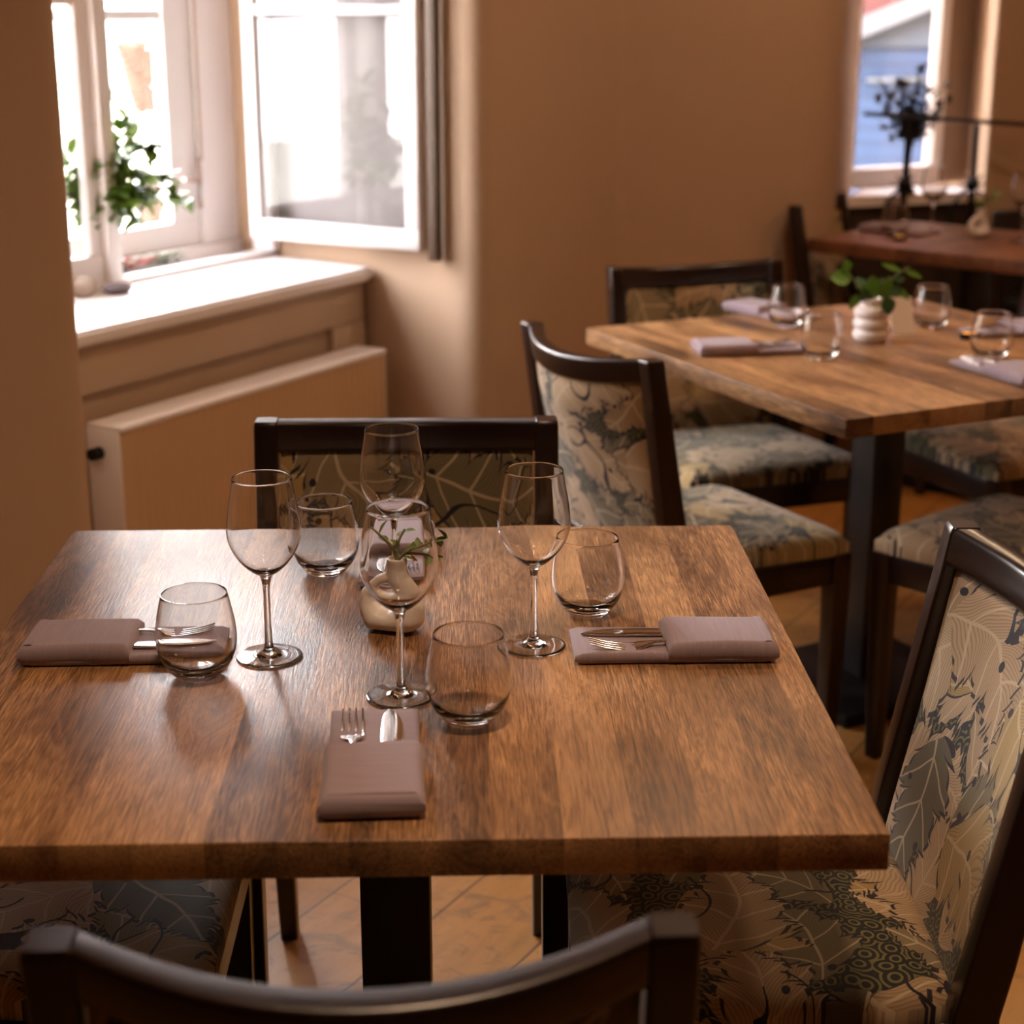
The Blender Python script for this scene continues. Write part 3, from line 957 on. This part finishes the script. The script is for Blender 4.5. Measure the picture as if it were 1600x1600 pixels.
for i, (x, y, deg, where, lab, near) in enumerate(settings):
    rz = math.radians(deg) - PI / 2
    if i == 0:
        nk0 = make_napkin(lab); fk0 = make_fork('steel fork ' + where); kn0 = make_knife('steel knife ' + where)
        put(nk0, x, y, ZT + .0004, rz); nk, fk, kn = nk0, fk0, kn0
    else:
        nk = dup(nk0, (x, y, ZT + .0004), rz, lab); fk = dup(fk0, (0, 0, 0), 0, 'steel fork ' + where); kn = dup(kn0, (0, 0, 0), 0, 'steel knife ' + where)
    R = Matrix.Rotation(rz, 3, 'Z')
    flip = 1 if i % 2 == 0 else 1
    fo = R @ Vector((-.016, .014, 0)); ko = R @ Vector((.012, .012, 0))
    fk.location = (x + fo.x, y + fo.y, ZT + .0136); fk.rotation_euler = (0, 0, rz + .03)
    kn.location = (x + ko.x, y + ko.y, ZT + .0150); kn.rotation_euler = (0, 0, rz - .03)

# far table napkins (too small to show cutlery)
for (x, y, deg, lab) in ((1.275, 5.355, -44, 'pale mauve napkin on the reddish table by the dark chair'),):
    dup(nk0, (x, y, ZT + .0004), math.radians(deg) - PI / 2, lab)

# ---- white vases with a hole
def make_vase(label, loc, rz, sc=1.0):
    bm = bmesh.new()
    def blob(c, r):
        res = bmesh.ops.create_icosphere(bm, subdivisions=3, radius=1)
        bmesh.ops.transform(bm, matrix=Matrix.Translation(c) @ Matrix.Diagonal((*r, 1)), verts=res['verts'])
    def chain(pts):
        for (p, r), (q, s) in zip(pts, pts[1:]):
            for k in range(9):
                t = k / 8
                c = [p[j] + (q[j] - p[j]) * t for j in range(3)]; rr = [r[j] + (s[j] - r[j]) * t for j in range(3)]
                blob(c, rr)
    # ring of clay around an off-centre hole
    chain([((.003, 0, .074), (.0122, .0122, .012)), ((.005, 0, .060), (.0150, .0145, .012)), ((.013, 0, .045), (.0165, .0160, .014)), ((.019, 0, .030), (.0165, .0200, .016)), ((.016, 0, .0175), (.0190, .0250, .0172))])
    chain([((-.002, 0, .063), (.0095, .0110, .009)), ((-.020, 0, .055), (.0070, .0090, .0075)), ((-.032, 0, .042), (.0072, .0110, .009)), ((-.031, 0, .026), (.0100, .0160, .013)), ((-.022, 0, .015), (.0150, .0210, .0145)), ((-.004, 0, .0125), (.0160, .0210, .0122)), ((.014, 0, .016), (.0190, .0250, .0160))])
    lathe(bm, [(0, .06), (.0128, .06), (.0122, .075), (.0128, .087), (.0122, .0885), (.0102, .0885), (.0095, .082), (0, .082)], 32, (.004, 0, 0))
    o = obj('ceramic_vase', bm, M_CERAMIC, angle=180)
    r = o.modifiers.new('r', 'REMESH'); r.mode = 'VOXEL'; r.voxel_size = .0014; r.use_smooth_shade = True
    s = o.modifiers.new('s', 'SMOOTH'); s.factor = .6; s.iterations = 9
    o.location = loc; o.rotation_euler = (0, 0, rz); o.scale = (sc,) * 3
    return tag(o, label, 'vase', 'white vases with a hole')
v1 = make_vase('small matte white vase with a hole, holding sprigs on the near table', (-.083, 1.822, ZT), -.25)
v3 = v1.copy(); COL.objects.link(v3); v3.location = (1.577, 5.17, ZT); v3.rotation_euler = (0, 0, .5)
v3['label'] = 'white vase with a hole on the reddish table by the far window'

def sprig(name, label, loc, stems, mat, leafsize, seed, per=9, stem_r=.0016, group=None, stem_mat=None):
    t = thing(name, label, 'plant', loc, group=group)
    rnd = random.Random(seed)
    bs = bmesh.new(); bl = bmesh.new()
    for pts, n in stems:
        P = smooth_prof([tuple(p) for p in pts], 6)
        tube(bs, P, [stem_r * (1 - .6 * i / len(P)) for i in range(len(P))], 6)
        for k in range(n):
            f = .25 + .75 * (k + rnd.random() * .5) / n
            i = min(len(P) - 2, int(f * (len(P) - 1)))
            p = Vector(P[i]); d = (Vector(P[i + 1]) - p).normalized()
            side = Vector((rnd.uniform(-1, 1), rnd.uniform(-1, 1), rnd.uniform(-.5, .7)))
            dr = (d * .6 + side.normalized()).normalized()
            L = leafsize * rnd.uniform(.7, 1.25)
            leaf(bl, p, dr, L, L * rnd.uniform(.5, .72), (rnd.uniform(-.4, .4), rnd.uniform(-.4, .4), 1), .2)
    obj('stems', bs, stem_mat or M_STEM, t, angle=60)
    obj('leaves', bl, mat, t, angle=60)
    return t
vx, vy = -.083 + .004, 1.822 - .001
sprig('greenery_sprig', 'small green leafy sprigs standing in the near white vase', (vx, vy, ZT + .083),
      [([(0, 0, 0), (-.006, 0, .018), (-.022, .0, .033), (-.034, .004, .040)], 4), ([(0, 0, 0), (.012, -.004, .014), (.035, -.006, .022), (.058, -.004, .030)], 9),
       ([(0, 0, 0), (.002, .004, .022), (.010, .008, .036)], 4), ([(0, 0, 0), (.010, 0, .010), (.034, .004, .008), (.052, .004, .004)], 6)], M_LEAF, .017, 3, stem_r=.0024)

_r = random.Random(5)
def bush(n, cx, cz, rx, rz, per):
    out = []
    for k in range(n):
        a = 2 * PI * k / n + _r.uniform(-.2, .2); q = _r.uniform(.45, 1.0)
        e = (cx + rx * q * math.cos(a), _r.uniform(-.05, .05), cz + rz * q * math.sin(a))
        out.append(([(0, 0, 0), (e[0] * .25, 0, e[2] * .5), e], per))
    return out
# ribbed vase on table 2
bm = bmesh.new()
pr = [(0, 0), (.026, 0), (.033, .004), (.0375, .013), (.0370, .021), (.0325, .0265), (.0365, .032), (.0375, .040), (.0350, .047), (.0310, .0505), (.0350, .056), (.0365, .063), (.034, .070), (.026, .0755), (.0245, .082), (.0250, .090), (.0235, .092), (.0215, .090), (.0205, .080), (0, .078)]
lathe(bm, [(0, 0), (.026, 0)] + smooth_prof(pr[2:-1], 3) + [(0, .078)], 48)
rv = tag(obj('ribbed_vase', bm, M_CERAMIC_W, angle=60), 'white vase of three stacked bulging rings on the wall-side oak table', 'vase')
put(rv, .862, 3.528, ZT)
sp2 = thing('greenery_sprig', 'round bright green leaves in the ribbed white vase', 'plant', (.862, 3.528, ZT + .082))
bs = bmesh.new(); bl = bmesh.new(); bd = bmesh.new()
def st(pts): tube(bs, smooth_prof(pts, 5), .0018, 6)
st([(0, 0, 0), (-.02, 0, .03), (-.045, -.01, .05), (-.06, -.01, .075)])
st([(0, 0, 0), (.02, 0, .03), (.05, .0, .06), (.075, .0, .075)])
st([(0, 0, 0), (.0, .01, .03), (-.01, .0, .05)])
for (p, d, L, w, b, u) in (((-.050, -.01, .052), (-1, -.1, .15), .045, .038, bl, (.2, -1, .6)), ((-.058, -.01, .068), (-.2, 0, 1), .026, .022, bl, (0, -1, 0)), ((-.02, -.01, .045), (-.15, -.2, -1), .045, .024, bl, (1, -1, 0)),
                        ((-.036, -.01, .020), (-.4, -.1, -1), .036, .018, bl, (0, -1, 0)), ((.002, -.005, .01), (-.1, -.1, 1), .05, .034, bl, (.2, -1, .3)), ((.018, -.01, .008), (.3, -.1, 1), .052, .030, bl, (.3, -1, 0)),
                        ((-.012, -.012, .0), (-.35, -.1, 1), .036, .026, bd, (0, -1, .2)), ((.020, -.03, .018), (.3, -.2, -1), .040, .036, bd, (.2, -1, .3)), ((.030, -.02, .03), (.8, -.1, -.2), .030, .028, bd, (0, -1, .4)),
                        ((.040, -.01, .05), (.7, 0, .1), .026, .018, bd, (0, -1, .4)), ((.060, 0, .065), (-.9, -.1, .4), .050, .014, bl, (0, -1, .6)), ((.064, 0, .068), (1, 0, -.35), .045, .014, bl, (0, -1, .6)), ((.05, 0, .03), (.8, 0, -.6), .04, .016, bl, (0, -1, .4)),
                        ((.01, .01, .02), (.6, .4, .8), .04, .03, bd, (0, -1, .4)), ((-.01, .01, .02), (-.5, .4, .8), .04, .026, bd, (0, -1, .4))):
    leaf(b, p, d, L, w, u, .12)
obj('stems', bs, M_STEM, sp2); obj('leaves', bl, M_LEAF_B, sp2, angle=60); obj('dark_leaves', bd, M_LEAF_D, sp2, angle=60)
# little card behind the ribbed vase
tag(obj('table_card', newbox((0, 0, .042), (.052, .0015, .082), .0006, 0, Matrix.Rotation(.0, 4, 'X')), Mat('pale_card', (.80, .72, .66), .5).m, loc=(.955, 3.60, ZT + .0006), rot=(-.42, 0, .2), smooth=False),
    'blank pale leaning card standing beside the ribbed white vase', 'card')
# tealight
tl = thing('tealight_holder', 'small dark tealight holder with an amber glow on the vase table', 'candle holder', (1.078, 3.545, ZT))
obj('cup', lathe(bmesh.new(), [(0, 0), (.016, 0), (.018, .002), (.019, .014), (.0178, .014), (.0165, .004), (0, .004)], 24), M_IRON, tl)
mw = Mat('amber_wax', (.8, .3, .06), .4); mw.b.inputs['Emission Color'].default_value = (1, .4, .08, 1); mw.b.inputs['Emission Strength'].default_value = .8
obj('wax', lathe(bmesh.new(), [(0, .0045), (.0160, .0045), (.0160, .0120), (0, .0120)], 24), mw.m, tl)
dup(tl, (1.318, 5.105, ZT), 0, 'small tealight with an amber glow on the reddish far table')

# ---- window sill items
ws = SN(.60, .56, .80)
def sill_pt(x, y): 
    p = pix(x, y, Vector((0, 0, .80)), Vector((0, 0, 1))); return p
vp = sill_pt(168, 446)
bm = bmesh.new()
lathe(bm, [(0, 0), (.036, 0)] + smooth_prof([(.038, .002), (.034, .010), (.022, .022), (.0175, .045), (.0165, .080), (.0175, .108), (.0190, .125), (.0185, .128)], 4) + [(.0150, .128), (.0145, .10), (0, .10)], 40)
sv = tag(obj('flared_vase', bm, M_CERAMIC_W, angle=60), 'tall slim white vase with a flared foot on the window sill', 'vase')
sv.location = vp; sv.scale = (1.5, 1.5, 1.42)
sprig('leafy_branches', 'loose leafy green branches in the tall vase on the window sill', vp + Vector((0, 0, .165)),
      [([(0, 0, 0), (.01, 0, .06), (.0, 0, .14), (.02, 0, .22)], 40), ([(0, 0, 0), (.03, -.01, .05), (.07, -.02, .075), (.12, -.02, .07)], 51),
       ([(0, 0, 0), (.03, .01, .07), (.06, .02, .11), (.10, .02, .125)], 43), ([(0, 0, 0), (-.03, 0, .05), (-.06, .0, .10), (-.08, .0, .16)], 40),
       ([(0, 0, 0), (-.03, -.02, .03), (-.06, -.03, .05)], 40), ([(0, 0, 0), (.02, -.02, .03), (.05, -.03, .035), (.09, -.03, .03)], 48),
       ([(0, 0, 0), (0, -.02, .04), (.01, -.03, .09)], 40), ([(0, 0, 0), (-.01, .02, .05), (.03, .03, .13), (.05, .03, .18)], 30), ([(0, 0, .0), (-.02, -.02, .02), (-.015, -.03, .0)], 30), ([(0, 0, 0), (.06, .0, .04), (.13, .0, .035), (.17, .0, .03)], 16)] + bush(18, .02, .06, .12, .10, 12),
      M_LEAF, .037, 11, stem_r=.0018).scale = (1.25, 1.25, 1.25)
def stone(name, label, c, r, mat, seed, rz=0):
    bm = bmesh.new(); bmesh.ops.create_icosphere(bm, subdivisions=4, radius=1)
    rnd = random.Random(seed); ph = [rnd.uniform(0, 6) for _ in range(4)]
    for v in bm.verts:
        k = 1 + .07 * math.sin(v.co.x * 2.3 + ph[0]) + .06 * math.sin(v.co.y * 3 + ph[1]) + .04 * math.sin(v.co.z * 2 + ph[2] + v.co.x)
        v.co *= k
        v.co.x *= r[0]; v.co.y *= r[1]; v.co.z = max(v.co.z, -.8) * r[2]
    mn = min(v.co.z for v in bm.verts)
    for v in bm.verts: v.co.z -= mn
    o = obj(name, bm, mat, angle=180, loc=c, rot=(0, 0, rz)); return tag(o, label, 'stone')
stone('pebble', 'dark grey flat pebble on the window sill in front of the tall vase', sill_pt(183, 459) + Vector((0, 0, .0003)), (.036, .024, .014), M_STONE, 2, .6)
stone('pebble', 'pale pebble on the window sill, half hidden by the wall edge', sill_pt(134, 462) + Vector((0, 0, .0003)), (.030, .028, .026), M_STONE_L, 5)

# ---- black iron rail with posts, and dried bouquet, in front of the far window
IQ = Vector((1.50, 5.84, 0)); ID = Vector((.96, .10, 0)).normalized(); INr = Vector((ID.y, -ID.x, 0))
ir = thing('iron_railing', 'black wrought iron railing with star knobs before the far window', 'railing')
def ip(x, y): return pix(x, y, IQ, INr)
pa, pb = ip(1350, 178), ip(1640, 197)
obj('top_bar', tube(bmesh.new(), [pa, pb], .0075, 8), M_IRON, ir)
for px_ in (1420, 1527):
    top = ip(px_, 183 + (px_ - 1350) * .065)
    post = tube(bmesh.new(), [top, (top.x, top.y, 0)], .0105, 10)
    obj('post', post, M_IRON, ir)
    kz = ip(px_, 288).z
    bm = bmesh.new()
    bmesh.ops.create_icosphere(bm, subdivisions=2, radius=.024)
    for k in range(8):
        a = k * PI / 4
        d = Vector((math.cos(a) * ID.x, math.cos(a) * ID.y, math.sin(a)))
        tube(bm, [Vector((0, 0, 0)), d * .045], [.008, .003], 6)
    bmesh.ops.translate(bm, vec=(top.x, top.y, kz), verts=bm.verts[:])
    obj('star_knob', bm, M_IRON, ir)
    sc = bmesh.new()
    tube(sc, smooth_prof([(top.x, top.y, kz), (top.x - .05, top.y, kz - .05), (top.x - .07, top.y, kz - .12), (top.x - .05, top.y, kz - .18)], 5), .006, 6)
    obj('scroll', sc, M_IRON, ir)
dp = ip(1408, 345)
dvz = .80
dvx = Vector((1.545, 5.93, .80))
bm = bmesh.new()
lathe(bm, [(0, 0), (.03, 0)] + smooth_prof([(.032, .002), (.024, .02), (.010, .05), (.008, .10), (.012, .16), (.022, .20)], 4) + [(.018, .20), (.008, .15), (0, .15)], 24)
dv = tag(obj('slim_vase', bm, M_IRON, angle=60), 'slim dark vase holding a dried bouquet in the far window', 'vase'); dv.location = dvx
sprig('dried_bouquet', 'dark dried flower bouquet standing in the far window', dvx + Vector((0, 0, .17)),
      bush(34, -.005, .15, .135, .13, 16),
      M_DRY, .034, 21, stem_r=.0024, stem_mat=M_DRY)
sprig('greenery_sprig', 'soft green sprigs in the white vase on the reddish table', (1.577, 5.17, ZT + .083),
      [([(0, 0, 0), (.01, 0, .02), (.03, 0, .035), (.05, 0, .04)], 7), ([(0, 0, 0), (-.005, 0, .015), (.0, 0, .03)], 6), ([(0, 0, 0), (.02, 0, .02), (.05, 0, .06)], 5)], M_LEAF_B, .024, 8)
